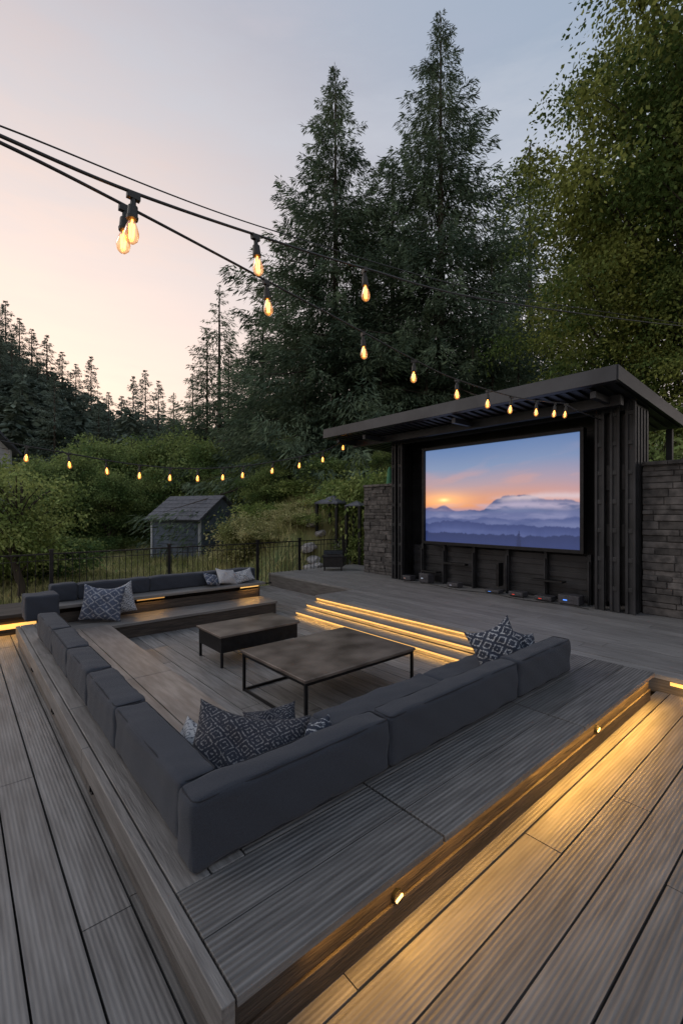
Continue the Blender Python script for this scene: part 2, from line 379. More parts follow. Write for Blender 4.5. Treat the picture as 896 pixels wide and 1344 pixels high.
def pillow_mesh(w,h,t,mat,seed):
    n=30; vs=[];fs=[]; rs=R(seed); ph=rs.rand(4)*6
    for side in (1,-1):
        for i in range(n+1):
            for j in range(n+1):
                u=-1+2*i/n; v=-1+2*j/n
                x=w*u*(1-.09*(1-v*v)**1.0); z=h*v*(1-.09*(1-u*u))
                th=t*((1-abs(u)**2.6)*(1-abs(v)**2.6))**.6
                th*=1+.18*math.sin(u*5+ph[0])*math.sin(v*4+ph[1])+.10*math.sin(u*11+v*8+ph[2])
                z-= .09*h*(1-u*u)*(v>0)*v*2
                vs.append((x,side*th,z))
    k=(n+1)**2
    for i in range(n):
        for j in range(n):
            a=i*(n+1)+j; q=(a,a+n+1,a+n+2,a+1); fs.append(q[::1]); fs.append(tuple(k+c for c in q[::-1]))
    me=bpy.data.meshes.new('pillow'); me.from_pydata(vs,[],fs); me.materials.append(mat)
    bm=bmesh.new(); bm.from_mesh(me); bmesh.ops.remove_doubles(bm,verts=bm.verts[:],dist=.0005); bm.to_mesh(me); bm.free()
    me.polygons.foreach_set('use_smooth',[True]*len(me.polygons)); return me
pc=[0]
def pillow(loc,w,h,t,mat,rot,label):
    pc[0]+=1
    o=put('throw_pillow',pillow_mesh(w,h,t,mat,pc[0]),loc=loc,label=label,category='pillow',group='patterned throw pillows')
    o.rotation_euler=[math.radians(a) for a in rot]; return o
pillow((1.20,2.18,.45),.32,.23,.11,mp1,(-36,9,-40),'navy diamond patterned pillow leaning on the corner cushions')
pillow((1.08,2.52,.34),.20,.20,.09,mp2,(-50,0,-60),'pale patterned pillow behind the navy pillow')
pillow((1.64,2.20,.35),.18,.15,.07,mp4,(-60,-4,-20),'grey patterned pillow tucked behind the navy pillow')
pillow((1.58,2.54,.35),.18,.14,.07,mp1,(-60,-8,-30),'small navy patterned pillow on the seat cushion')
pillow((3.80,2.20,.48),.22,.25,.09,mp4,(-20,-24,-50),'black and white patterned pillow on the seat cushion')
pillow((4.14,2.17,.44),.21,.19,.09,mp4,(-32,18,-25),'grey and white patterned pillow on the seat cushion')
pillow((1.72,7.60,.36),.30,.28,.10,mp5,(-16,5,-28),'grey patterned pillow leaning on the tiered bench')
pillow((1.98,7.74,.36),.24,.25,.09,mp2,(-16,-12,-20),'pale pillow behind a patterned pillow')
pillow((4.0,8.05,.50),.22,.17,.08,mp3,(-35,10,10),'pale linen pillow on the tiered bench')
pillow((4.35,8.03,.48),.20,.15,.08,mp2,(-40,-12,-14),'pale patterned pillow on the tiered bench')
pillow((3.7,8.04,.47),.18,.14,.07,mp5,(-40,14,20),'small grey patterned pillow on the tiered bench')
# ================================================================= TABLES
def table1():
    x0,x1,y0,y1,z0,z1=2.33,3.78,3.18,4.32,-.16,.275
    e=empty('coffee_table',((x0+x1)/2,(y0+y1)/2,z0),label='large rectangular coffee table with bronze top and thin black frame',category='coffee table')
    par(MB().box(x0-.015,x1+.015,y0-.015,y1+.015,z1-.03,z1).obj('table_top',m_table,bevel=.005),e)
    s=.028
    for x in (x0,x1-s):
        for y in (y0,y1-s): par(MB().box(x,x+s,y,y+s,z0+.001,z1-.032).obj('leg',m_metal,bevel=.003),e)
    b=MB(); b.box(x0+s,x1-s,y1-s+.004,y1-.004,z0+.003,z0+.026); b.box(x0+.004,x0+s-.004,y0+s,y1-s,z0+.003,z0+.026)
    b.box(x0+s,x1-s,y0+.004,y0+s-.004,z1-.062,z1-.034); b.box(x0+s,x1-s,y1-s+.004,y1-.004,z1-.062,z1-.034);b.box(x0+.004,x0+s-.004,y0+s,y1-s,z1-.062,z1-.034);b.box(x1-s+.004,x1-.004,y0+s,y1-s,z1-.062,z1-.034)
    par(b.obj('frame_rail',m_metal),e)
def table2():
    x0,x1,y0,y1,z0,z1=2.45,3.6,5.08,5.76,-.16,.24
    e=empty('side_table',((x0+x1)/2,(y0+y1)/2,z0),label='smaller bronze coffee table with deep black apron',category='coffee table')
    par(MB().box(x0-.015,x1+.015,y0-.015,y1+.015,z1-.028,z1).obj('table_top',m_table,bevel=.005),e)
    par(MB().box(x0+.01,x1-.01,y0+.01,y1-.01,z1-.22,z1-.03).obj('apron',m_metal,bevel=.004),e)
    s=.03
    for x in (x0+.012,x1-s-.012):
        for y in (y0+.012,y1-s-.012): par(MB().box(x,x+s,y,y+s,z0+.001,z1-.221).obj('leg',m_metal,bevel=.003),e)
table1(); table2()
# ================================================================= SHELTER
sh=empty('screen_shelter',(9,4.8,.16),label='black steel open fronted shelter with projecting roof',category='outdoor cinema shelter')
YA,YB,XB=2.30,7.36,10.4
b=MB(); b.box(8.62,8.68,YA+.06,YB-.06,.16,3.5); 
b.box(8.0,8.7,YA,YA+.06,.16,3.45); b.box(8.0,8.7,YB-.06,YB,.16,3.45)
p_=8.06
while p_<8.6: b.box(p_,p_+.07,YB-.09,YB-.062,.16,3.4); b.box(p_,p_+.07,YA-.03,YA-.001,.16,3.4); p_+=.15
zz=.2
while zz<3.4: b.box(8.6,8.619,YA+.07,YB-.07,zz,zz+.11); zz+=.2
par(b.obj('wall_panel',m_steel),sh)
for y in (YA-.02,YA+.20,YA+.42,YB-.14,YB-.34):
    b=MB(); wdt=.1 if y<5 else .09
    b.box(7.93,8.02,y,y+wdt,.162,3.5); b.box(7.9,7.93,y-.02,y+.02,.162,3.46); b.box(7.9,7.93,y+wdt-.02,y+wdt+.02,.162,3.46)
    for z in np.arange(.5,3.3,.46): b.box(7.905,7.95,y+.02,y+wdt-.02,z,z+.07)
    par(b.obj('post',m_steel,bevel=.004),sh)
for y in (YA+.02,YB-.1): par(MB().box(10.2,10.3,y,y+.1,-.6,3.32).obj('post',m_steel,bevel=.004),sh)
for y0_,y1_ in ((YA+.1,YA+.19),(YA+.31,YA+.41),(YB-.24,YB-.15)):
    b=MB()
    b.box(8.0,8.05,y0_,y1_,.3,3.3)
    b.box(7.96,8.0,y0_+.02,y1_-.02,1.2,1.55); b.box(7.96,8.0,y0_+.02,y1_-.02,2.1,2.5)
    par(b.obj('lock_bar',m_metal,bevel=.004),sh)
slope=math.atan2(.22,3.6)
T=Matrix.Translation((6.85,5.38,3.60))@Matrix.Rotation(slope,4,'Y')
b=MB()
b.box(0,3.75,-3.18,3.2,.0,.14,0,T); 
for i in range(38):
    y=-3.12+i*.168; b.box(.16,3.6,y,y+.075,-.035,0,0,T)
b.box(-.02,.10,-3.2,3.22,-.05,.17,0,T); b.box(.0,3.75,-3.22,-3.181,-.04,.17,0,T); b.box(.0,3.75,3.201,3.24,-.04,.17,0,T)
for i in range(14):
    y=-3.1+i*.475; b.box(.02,3.72,y,y+.03,.141,.17,0,T)
par(b.obj('roof',m_roof,bevel=.004),sh)
b=MB(); b.box(7.55,7.67,2.35,8.3,3.36,3.52); b.box(7.92,8.04,YA,YB,3.34,3.53)
for y in (2.5,4.9,7.3,8.2): b.box(7.0,8.0,y,y+.08,3.40,3.50)
par(b.obj('roof_beam',m_roof,bevel=.004),sh)
b=MB(); b.box(8.30,8.36,YA+.5,YB-.4,.16,.98)
z=.2
while z<.95: b.box(8.275,8.30,YA+.5,YB-.4,z,z+.10); z+=.19
for y in (3.0,3.75,4.5,5.25,6.0,6.6): b.box(8.19,8.26,y,y+.06,.162,1.02); b.box(8.15,8.19,y+.015,y+.045,.162,.9)
par(b.obj('base_panel',m_steel,bevel=.003),sh)
for bx in ((8.0,8.18,3.4,3.95,.50,.53),(8.0,8.18,4.6,4.66,.3,.75),(8.05,8.18,5.4,5.95,.62,.66),(8.0,8.18,6.1,6.5,.40,.43)):
    par(MB().box(*bx).obj('bracket',m_metal,bevel=.003),sh)
# screen
scr=empty('projection_screen',(8.05,4.77,1.1),label='large black framed outdoor screen showing a misty mountain sunset',category='screen')
sy0,sy1,sz0,sz1=3.11,6.43,1.10,3.12
fw=.06
b=MB(); b.box(8.0,8.14,sy0-fw,sy0,sz0-fw,sz1+fw); b.box(8.0,8.14,sy1,sy1+fw,sz0-fw,sz1+fw); b.box(8.002,8.14,sy0,sy1,sz0-fw,sz0);b.box(8.002,8.14,sy0,sy1,sz1,sz1+fw); b.box(8.07,8.15,sy0,sy1,sz0,sz1)
par(b.obj('frame',m_metal,bevel=.003),scr)
nu,nv=400,260
U,V=np.meshgrid(np.linspace(0,1,nu),np.linspace(0,1,nv),indexing='ij')
def lin(c): 
    c=np.array(c,float)/255; return np.where(c<=.04045,c/12.92,((c+.055)/1.055)**2.4)
def interp(v,ps,cs):
    cs=np.array([lin(c) for c in cs]); return np.stack([np.interp(v,ps,cs[:,k]) for k in range(3)],-1)
def vn(x,seed,f0=4,o=6,g=.55):
    rs=R(seed); r=0*x; a=1; s=0
    for i in range(o):
        t=rs.rand(600); q=x*f0*2.03**i+7; k=np.floor(q).astype(int)%598; f=q-np.floor(q); f=f*f*(3-2*f)
        r=r+a*(t[k]*(1-f)+t[k+1]*f); s+=a; a*=g
    return r/s-.5
def vn2(u,v,seed,f,o=5):
    rs=R(seed); r=0*u; a=1; s=0
    for i in range(o):
        t=rs.rand(64,64); p=u*f*2**i+5; q=v*f*2**i*2.2+5; i0=np.floor(p).astype(int);j0=np.floor(q).astype(int); a_=p-i0;b_=q-j0; a_=a_*a_*(3-2*a_); b_=b_*b_*(3-2*b_)
        g=lambda x,y:t[x%64,y%64]
        r=r+a*((g(i0,j0)*(1-a_)+g(i0+1,j0)*a_)*(1-b_)+(g(i0,j0+1)*(1-a_)+g(i0+1,j0+1)*a_)*b_); s+=a; a*=.5
    return r/s
skyc=interp(V+.03*np.sin(U*5),[.3,.40,.5,.62,.8,1],[(240,172,115),(240,160,112),(228,162,130),(192,164,170),(138,156,190),(106,136,184)])
skyr=interp(V,[.3,.45,.6,.8,1],[(220,168,155),(212,162,164),(174,158,180),(128,148,188),(100,130,180)])
m_=np.clip((U-.35)*1.2,0,1)[...,None]; img=skyc*(1-m_)+skyr*m_
cl=vn2(U*1.0+V*.9,V*1.6-U*.45,4,3.2); cl=np.clip((cl-.48)*4,0,1)*np.clip((V-.42)*4,0,1)*np.clip((1.05-V)*3,0,1)
img=img*(1-.5*cl[...,None])+interp(V,[.4,.6,.8,1],[(246,176,130),(228,166,148),(182,164,182),(128,148,187)])*.5*cl[...,None]
g=np.exp(-(((U-.15)/.17)**2+((V-.45)/.08)**2)); img+=g[...,None]*np.array([.5,.26,.03])
g=np.exp(-(((U-.15)/.035)**2+((V-.45)/.018)**2)); img+=g[...,None]*np.array([.6,.5,.2])
def layer(ridge,ctop,cbot,depth,soft=.006):
    global img
    a=1/(1+np.exp(-(ridge-V)/soft*2)); t=np.clip((ridge-V)/depth,0,1)
    c=lin(ctop)*(1-t[...,None])+lin(cbot)*t[...,None]; img=img*(1-a[...,None])+c*a[...,None]
pk=.34+.10*np.exp(-((U-.58)/.12)**2)+.10*np.exp(-((U-.74)/.16)**2)+.07*np.exp(-((U-.94)/.1)**2)+.10*vn(U,3,7)
pk2=.34+.07*np.exp(-((U-.15)/.06)**2)+.04*np.exp(-((U-.03)/.05)**2)+.06*vn(U,9,6)
layer(.37+.03*vn(U,2,3),(206,156,156),(176,152,174),.1,.02)
layer(pk2,(100,96,138),(152,144,174),.13,.005)
layer(pk,(66,84,132),(116,128,170),.19,.005)
mist=vn2(U*1.2,V*1.5,14,5)
def fog(vc,w,k,c,um=0):
    global img
    f=np.exp(-((V-vc-.07*(vn(U,int(vc*1000),3)))/w)**2)*np.clip((mist-.36)*4,0,1)*k*np.clip((U-um)*5,0,1)
    img=img*(1-f[...,None])+lin(c)*f[...,None]
fog(.45,.03,.8,(226,206,212),.45); fog(.37,.035,.8,(196,182,206),.0)
layer(.33+.07*vn(U,5,4),(100,110,156),(114,122,168),.10,.010)
fog(.29,.03,.75,(158,158,194))
layer(.26+.12*vn(U,6,4),(74,88,140),(102,114,162),.12,.007)
fog(.20,.03,.6,(122,130,174))
rg=.20+.12*vn(U,12,4)+.08*np.clip(.35-U,0,1)+.022*vn(U,40,60,3)
layer(rg,(54,68,120),(80,94,148),.12,.004)
fog(.12,.03,.45,(94,106,156))
layer(.10+.10*vn(U,8,5)+.03*vn(U,41,70,3),(40,54,100),(48,62,112),.1,.004)
tr=.155-np.abs(U-.665)*9*(1+.35*np.sin(V*210)); layer(np.where(np.abs(U-.665)<.014,tr,-1),(34,46,88),(38,52,98),.2,.006)
img*=.95
vs=np.stack([np.full_like(U,8.066),sy1-U*(sy1-sy0),sz0+V*(sz1-sz0)],-1).reshape(-1,3)
idx=np.arange(nu*nv).reshape(nu,nv); Fq=np.stack([idx[:-1,:-1],idx[1:,:-1],idx[1:,1:],idx[:-1,1:]],-1).reshape(-1,4)
m,nt,bs=newmat('projected_picture'); at=N(nt,'ShaderNodeAttribute'); at.attribute_name='Col'
bs.inputs['Base Color'].default_value=(.02,.02,.02,1); bs.inputs['Roughness'].default_value=.5
nt.links.new(at.outputs['Color'],bs.inputs['Emission Color']); bs.inputs['Emission Strength'].default_value=.95
me=npmesh('picture',vs,Fq,m)
ca=me.color_attributes.new('Col','FLOAT_COLOR','POINT'); ca.data.foreach_set('color',np.concatenate([np.clip(img,0,3),np.ones((nu,nv,1))],-1).astype(np.float32).ravel())
par(put('screen_surface',me),scr)
def gear(x,y,w,d,h,label,led,st=.6,kind='media_player'):
    e=empty(kind,(x,y,.162),label=label,category='av equipment',group='equipment under the screen')
    b=MB(); b.box(-d/2,d/2,-w/2,w/2,.02,h); b.box(-d/2-.008,-d/2,-w/2+.01,w/2-.01,.03,h-.01)
    for i in range(5): b.box(-d/2-.012,-d/2-.008,-w/2+.03+i*.03,-w/2+.045+i*.03,h*.4,h*.6)
    for sx_ in (-1,1):
        for sy_ in (-1,1): b.box(sx_*d*.35-.012,sx_*d*.35+.012,sy_*w*.4-.012,sy_*w*.4+.012,0,.02)
    o=b.obj('case',M('case_'+kind,(.03,.03,.035),(.06,.06,.07),20,.4),bevel=.004); o.parent=e
    q=MB().box(-d/2-.016,-d/2-.009,w*.05,w*.24,h*.46,h*.56).obj('display',EM('display_glow',led,st)); q.parent=e
gear(8.0,3.25,.34,.22,.17,'dark equipment box with blue lit display',(.1,.3,1),1)
gear(8.02,3.7,.30,.22,.09,'slim equipment box with small red light',(1,.08,.05),.3)
gear(8.0,4.2,.28,.2,.10,'slim equipment box with small red light',(1,.08,.05),.3)
gear(8.02,4.7,.30,.2,.07,'slim equipment box with small blue light',(.1,.3,.9),.6)
gear(8.0,5.6,.26,.2,.10,'slim equipment box with pale light',(.4,.4,.5),.3)
gear(8.0,6.35,.26,.22,.22,'upright equipment box with pale light',(.35,.4,.5),.4)
gear(7.98,6.85,.24,.2,.12,'slim equipment box with dim light',(.5,.3,.25),.2)
b=MB(); b.tube([(7.8+.06*math.sin(t*2.2),2.9+t*.5,.172+.002*math.sin(t)) for t in np.arange(0,8,.2)],.008)
b.obj('power_cable',m_rub,label='thin black power cable lying on the stage',category='cable')
# ================================================================= STONE WALLS
def stonewall(x,y0,y1,z0,z1,label,seed):
    rs=random.Random(seed); b=MB(); b.box(x+.04,x+.5,y0+.01,y1-.01,z0,z1-.05)
    z=z0
    while z<z1-.06:
        h=min(rs.uniform(.07,.13),z1-.05-z); y=y0
        while y<y1-.01:
            w=min(rs.uniform(.18,.5),y1-y)
            if y1-y-w<.12: w=y1-y
            dx=rs.uniform(0,.04); b.box(x+dx,x+.2,y+.004,y+w-.004,z+.004,z+h-.004); y+=w
        z+=h
    y=y0
    while y<y1-.01:
        w=min(.6,y1-y); b.box(x-.02,x+.52,y+.003,y+w-.003,z1-.06,z1); y+=w
    return b.obj('stone_wall',m_stone,bevel=.010,label=label,category='wall')
stonewall(8.2,7.38,8.62,.16,2.46,'dark stacked stone wall beside the black shelter',1)
stonewall(8.12,-3.5,2.24,.16,2.53,'dark stacked stone retaining wall beside the shelter',2)
# ================================================================= FENCE
fe=empty('metal_fence',(3,10,-.3),label='black metal railing along the garden edge of the deck',category='fence')
for x in (-4,-1.3,1.39,3.6,5.82,7.12,8.7):
    b=MB(); b.box(x-.03,x+.03,9.97,10.03,-.55,1.02); b.box(x-.04,x+.04,9.96,10.04,1.02,1.045); par(b.obj('post',m_metal),fe)
b=MB(); b.box(-4,8.7,9.98,10.02,.945,.97); b.box(-4,8.7,9.988,10.012,.83,.842); b.box(-4,8.7,9.985,10.015,-.1,-.07)
par(b.obj('rail',m_metal),fe)
b=MB(); x=-3.9
while x<8.65: b.box(x-.005,x+.005,9.995,10.005,-.069,.944); x+=.12
par(b.obj('balusters',m_metal,kind='stuff'),fe)
g=empty('barbecue_grill',(*PL(437,12.3),.16),label='black covered barbecue grill standing by the fence',category='grill')
b=MB(); b.box(-.32,.32,-.24,.24,.12,.42); b.box(-.36,.36,-.27,.27,.42,.46); o=b.obj('cabinet',m_metal,bevel=.01); o.parent=g
b=MB()
pr=[(.24*math.cos(t),.18*math.sin(t)) for t in np.linspace(0,math.pi,9)]
k=len(b.v)
for xx in (-.3,.3):
    for yy,z in pr: b.v.append((xx,yy,.462+z))
for i in range(8): b.f.append((i,i+1,9+i+1,9+i)); b.m.append(0)
b.f.append(tuple(range(9))); b.m.append(0); b.f.append(tuple(range(17,8,-1))); b.m.append(0)
b.cyl((-.2,-.25,.53),(.2,-.25,.53),.012)
o=b.obj('lid',m_metal); o.parent=g
for sx_ in (-1,1):
    for sy_ in (-1,1): o=MB().box(sx_*.27-.02,sx_*.27+.02,sy_*.2-.02,sy_*.2+.02,0,.12).obj('leg',m_metal); o.parent=g
g.rotation_euler=(0,0,-.7); g.scale=(.85,.85,.85)
m_rock=M('garden_rock',(.18,.17,.165),(.38,.36,.35),4,.9,bump=.8,bscale=12,detail=5)
def rockmesh(seed):
    bm=bmesh.new(); bmesh.ops.create_icosphere(bm,subdivisions=3,radius=1); rs=R(seed); dirs=rs.randn(9,3); dirs/=np.linalg.norm(dirs,axis=1)[:,None]; cut=rs.uniform(.55,.85,9)
    for v in bm.verts:
        for dd,c in zip(dirs,cut):
            k=v.co.dot(Vector(dd))
            if k>c: v.co-=Vector(dd)*(k-c)
        v.co.z*=.65
    me=bpy.data.meshes.new('rock'); bm.to_mesh(me); bm.free(); me.materials.append(m_rock); return me
rms=[rockmesh(i) for i in range(3)]
rr=R(5)
for i in range(34):
    px=rr.uniform(405,474); d=rr.uniform(13.2,14.9); x,y=PL(px,d); s=rr.uniform(.16,.34)
    zg=float(terrain(x,y))
    o=put('garden_rock',rms[i%3],loc=(x,y,zg+s*.3),label='rough pale boulder on the garden bank',category='rock',group='boulders on the garden bank'); o.scale=(s,s,s); o.rotation_euler=(rr.uniform(-.3,.3),rr.uniform(-.3,.3),rr.uniform(0,6))
# ================================================================= SHED, GAZEBO, HOUSE
m_clap=M('slate_blue_clapboard',(.080,.105,.150),(.115,.145,.195),2,.7,island=.15,bump=.1)
m_shin=M('grey_shingles',(.055,.06,.075),(.10,.105,.125),8,.8,island=.2,bump=.4)
m_trim=M('pale_trim',(.42,.44,.47),rough=.6)
def shed(loc,rotz,w=3.3,dp=2.6,wh=2.15,rh=.95,mw=m_clap,label='slate blue clapboard garden shed with grey shingle roof',name='garden_shed',cat='shed'):
    e=empty(name,loc,label=label,category=cat); e.rotation_euler=(0,0,rotz)
    b=MB(); z=0
    while z<wh-.01:
        b.box(-w/2-.02,w/2+.02,-dp/2-.02,dp/2+.02,z,z+.025)
        b.box(-w/2,w/2,-dp/2,dp/2,z+.025,z+.18); z+=.18
    k=len(b.v)
    for xx in (-w/2,w/2): b.v+= [(xx,-dp/2,wh+.02),(xx,dp/2,wh+.02),(xx,0,wh+rh)]
    b.f+=[(k,k+2,k+1),(k+3,k+4,k+5)]; b.m+=[0,0]
    o=b.obj('wall',mw); o.parent=e
    b=MB(); L_=math.hypot(dp/2+.25,rh*(dp/2+.25)/(dp/2)); an=math.atan2(rh,dp/2)
    for sgn in (1,-1):
        T=Matrix.Translation((0,0,wh+rh+.04))@Matrix.Rotation(-sgn*an,4,'X')
        for i in range(12):
            y0=i*L_/12; y1=(i+1.25)*L_/12
            yy=(min(sgn*y0,sgn*y1),max(sgn*y0,sgn*y1)); b.box(-w/2-.25,w/2+.25,yy[0],yy[1],-.03-i*.001,.03+.012*(i%2),0,T)
    o=b.obj('roof',m_shin); o.parent=e
    for sx_ in (-1,1):
        for sy_ in (-1,1):
            o=MB().box(sx_*w/2-.05,sx_*w/2+.05,sy_*dp/2-.05,sy_*dp/2+.05,0,wh).obj('trim',m_trim); o.parent=e
    b=MB(); b.box(-w/2-.04,-w/2-.022,-.45,.45,.02,1.95); o=b.obj('door',M('shed_door',(.12,.14,.17),rough=.6)); o.parent=e
    return e
x,y=PL(258,22); shed((x,y,-.62),math.radians(-41-26),w=3.0,dp=2.7)
def gazebo(px,d,py,s):
    x,y=PL(px,d); zt=H+(672-py)*d/FP; zg=float(terrain(x,y)); e=empty('garden_gazebo',(x,y,zg),label='small dark roofed garden gazebo on slim posts',category='gazebo',group='garden gazebos'); e.rotation_euler=(0,0,.3)
    hh=zt-zg
    b=MB(); b.v+=[(-s,-s,hh-.55*s),(s,-s,hh-.55*s),(s,s,hh-.55*s),(-s,s,hh-.55*s),(0,0,hh),(-s,-s,hh-.65*s),(s,-s,hh-.65*s),(s,s,hh-.65*s),(-s,s,hh-.65*s)]
    b.f+=[(0,1,4),(1,2,4),(2,3,4),(3,0,4),(0,5,6,1),(1,6,7,2),(2,7,8,3),(3,8,5,0),(5,8,7,6)]; b.m+=[0]*9
    o=b.obj('roof',m_shin); o.parent=e
    for sx_ in (-1,1):
        for sy_ in (-1,1): o=MB().box(sx_*s*.85-.04,sx_*s*.85+.04,sy_*s*.85-.04,sy_*s*.85+.04,0,hh-.65*s).obj('post',m_metal); o.parent=e
gazebo(437,14.8,650,.45); gazebo(468,14.2,657,.28)
x,y=PL(-95,14); 
hs=shed((x,y,-.6),math.radians(-41),w=2.9,dp=3.,wh=4.5,rh=.9,mw=M('white_siding',(.5,.5,.52),rough=.7),label='pale sided house with overhanging grey roof',name='house',cat='house')
x,y=PL(511,13.2); zg=0.2
e=empty('patio_umbrella',(x,y,zg),label='closed green patio umbrella behind the stone wall',category='umbrella')
o=MB().cyl((0,0,0),(0,0,2.85),.025).obj('pole',m_metal); o.parent=e
b=MB(); b.lathe([(.02,2.88),(.06,2.8),(.10,2.4),(.13,2.0),(.15,1.6),(.05,1.52)],n=12); o=b.obj('canopy',M('green_canvas',(.03,.13,.07),(.05,.18,.10),6,.8),smooth=True); o.parent=e
# ================================================================= VEGETATION
def quads(p,d,s,ln,w):
    a=p; b_=p+d*ln[:,None]*.5+s*w[:,None]; c=p+d*ln[:,None]; e=p+d*ln[:,None]*.5-s*w[:,None]
    return np.stack([a,b_,c,e],1).reshape(-1,3)
def quadmesh(name,v,mat):
    return npmesh(name,v,np.arange(len(v)).reshape(-1,4),mat,False)
def nrm(v): return v/np.maximum(np.linalg.norm(v,axis=1),1e-6)[:,None]
def conifer(seed,Hh,Rr,nb,ns,ll=.4,lw=.06,low=.06,pw=.8,var=.5,spread=.24,mat=None):
    rs=R(seed)
    t=low+(1-low)*rs.rand(nb)**1.05; t=np.sort(t)
    L=Rr*((1-t)**pw)*(1-var+var*1.35*rs.rand(nb))+.015*Rr
    az=rs.rand(nb)*2*math.pi
    lump=1+.14*np.sin(t*27+seed+az)*np.sin(t*11+seed*2+2*az); L*=lump
    e=-.02+.62*t**2+rs.uniform(-.12,.15,nb)
    cnt=np.maximum((ns*(L/Rr)**1.1).astype(int),18); bi=np.repeat(np.arange(nb),cnt); n=len(bi)
    s=.06+.94*rs.rand(n)**.75
    Lb=L[bi]; 
    r=Lb*s; zz=t[bi]*Hh+Lb*(e[bi]*s-.50*s*s+.28*s**4)
    out=np.stack([np.cos(az[bi]),np.sin(az[bi]),0*s],1); lat=np.stack([-np.sin(az[bi]),np.cos(az[bi]),0*s],1)
    sg=rs.choice([-1,1],n); wd=rs.rand(n)*Lb*spread*(1.03-s)*1.6+.015
    p=out*r[:,None]+lat*(sg*wd)[:,None]+np.stack([0*s,0*s,zz-wd*.4-rs.rand(n)**2*.12*Lb],1)
    d=nrm(out*rs.uniform(.4,1.2,n)[:,None]+lat*(sg*rs.uniform(.1,1,n))[:,None]+np.stack([0*s,0*s,rs.uniform(-1.2,.0,n)],1))
    sd=nrm(np.cross(d,nrm(rs.randn(n,3)*.6+np.array([0,0,1]))))
    sz=rs.uniform(.6,1.3,n)*(.6+.4*np.minimum(1,Lb/(Rr*.4)))
    v=quads(p,d,sd,ll*sz,lw*sz)
    b=MB(); pts=[(0,0,Hh*k/8) for k in range(9)]; b.tube(pts,Hh*.012,7,r1=.02)
    for i in range(0,nb,4):
        ss=np.linspace(0,.9,4); b.tube([(math.cos(az[i])*L[i]*q,math.sin(az[i])*L[i]*q,t[i]*Hh+L[i]*(e[i]*q-.50*q*q+.28*q**4)) for q in ss],.009*L[i]+.01,3,r1=.008)
    return quadmesh('crown',v,mat or m_fir),b.mesh('trunk',[m_bark],True)
def broad(seed,Hh,rx,rz,cz,ncl,nl,ls,mat,cr=.9,droop=.3):
    rs=R(seed); d=nrm(rs.randn(ncl,3)); rad=rs.rand(ncl)**.38
    lump=1+.22*np.sin(d[:,0]*5+seed)*np.cos(d[:,2]*6+d[:,1]*4)
    c=d*rad[:,None]*lump[:,None]*np.array([rx,rx,rz])+np.array([0,0,cz])
    crs=cr*rs.uniform(.6,1.3,ncl)
    cnt=(nl*rs.uniform(.5,1.4,ncl)).astype(int); bi=np.repeat(np.arange(ncl),cnt); n=len(bi)
    q=rs.randn(n,3)*np.array([.5,.5,.24]); q=np.clip(q,-1.15,1.15); hr=np.hypot(q[:,0],q[:,1]); q[:,2]-=droop*hr*hr
    p=c[bi]+q*crs[bi][:,None]
    dd=nrm(nrm(q+1e-3)*.8+rs.randn(n,3)*.7+np.array([0,0,-.45])); sd=nrm(np.cross(dd,nrm(rs.randn(n,3)*.8+np.array([0,0,.8]))))
    sz=rs.uniform(.55,1.3,n); v=quads(p,dd,sd,ls*sz,ls*.3*sz)
    b=MB(); r0=Hh*.018+.02; top=cz+rz*.55
    b.tube([(.12*math.sin(k*1.3+seed),.12*math.cos(k*1.7),top*k/6) for k in range(7)],r0,8,r1=r0*.25)
    for i in range(0,ncl,2):
        z0=max(.15*top,min(top,c[i,2]-.5*np.hypot(c[i,0],c[i,1])-.3*rz)); a=Vector((0,0,z0)); e=Vector(c[i]); mid=a.lerp(e,.5)+Vector((0,0,.1*(e-a).length))
        b.tube([a,mid,e],r0*.22,4,r1=.008)
    return quadmesh('crown',v,mat),b.mesh('trunk',[m_bark],True)
def plant(name,meshes,loc,scale,rot,label,cat,group):
    e=bpy.data.objects.new(name,None); COL.objects.link(e); e.location=loc; e.scale=scale; e.rotation_euler=(0,0,rot)
    e['label']=label; e['category']=cat
    if group: e['group']=group
    for nm,me in zip(('crown','trunk'),meshes):
        o=bpy.data.objects.new(nm,me); COL.objects.link(o); o.parent=e
    return e
def tree_at(name,meshes,Hm,px,pytop,d,wscale,label,cat='tree',group=None,rot=0):
    x,y=PL(px,d); zt=H+(672-pytop)*d/FP; zg=float(terrain(x,y))-.2; s=(zt-zg)/Hm
    return plant(name,meshes,(x,y,zg),(s*wscale,s*wscale,s),rot,label,cat,group)
hA=conifer(11,30,10.6,560,620,.42,.036,pw=1.02,var=.58,spread=.20)
hB=conifer(12,27,9.8,520,580,.42,.036,pw=1.0,var=.58,spread=.20)
tree_at('fir_tree',hA,30,578,16,26,1.0,'tall dark fir tree with drooping layered branches','tree','tall firs')
tree_at('fir_tree',hB,27,440,88,27,1.0,'tall dark fir tree standing beside a taller one','tree','tall firs',1)
cv=[conifer(20+i,12,3.5+.3*i,240,200,.22,.022,pw=.98,var=.55,spread=.22) for i in range(2)]+[conifer(24,12,3.6,240,150,.25,.034,pw=.92,var=.5,mat=m_firhaze)]
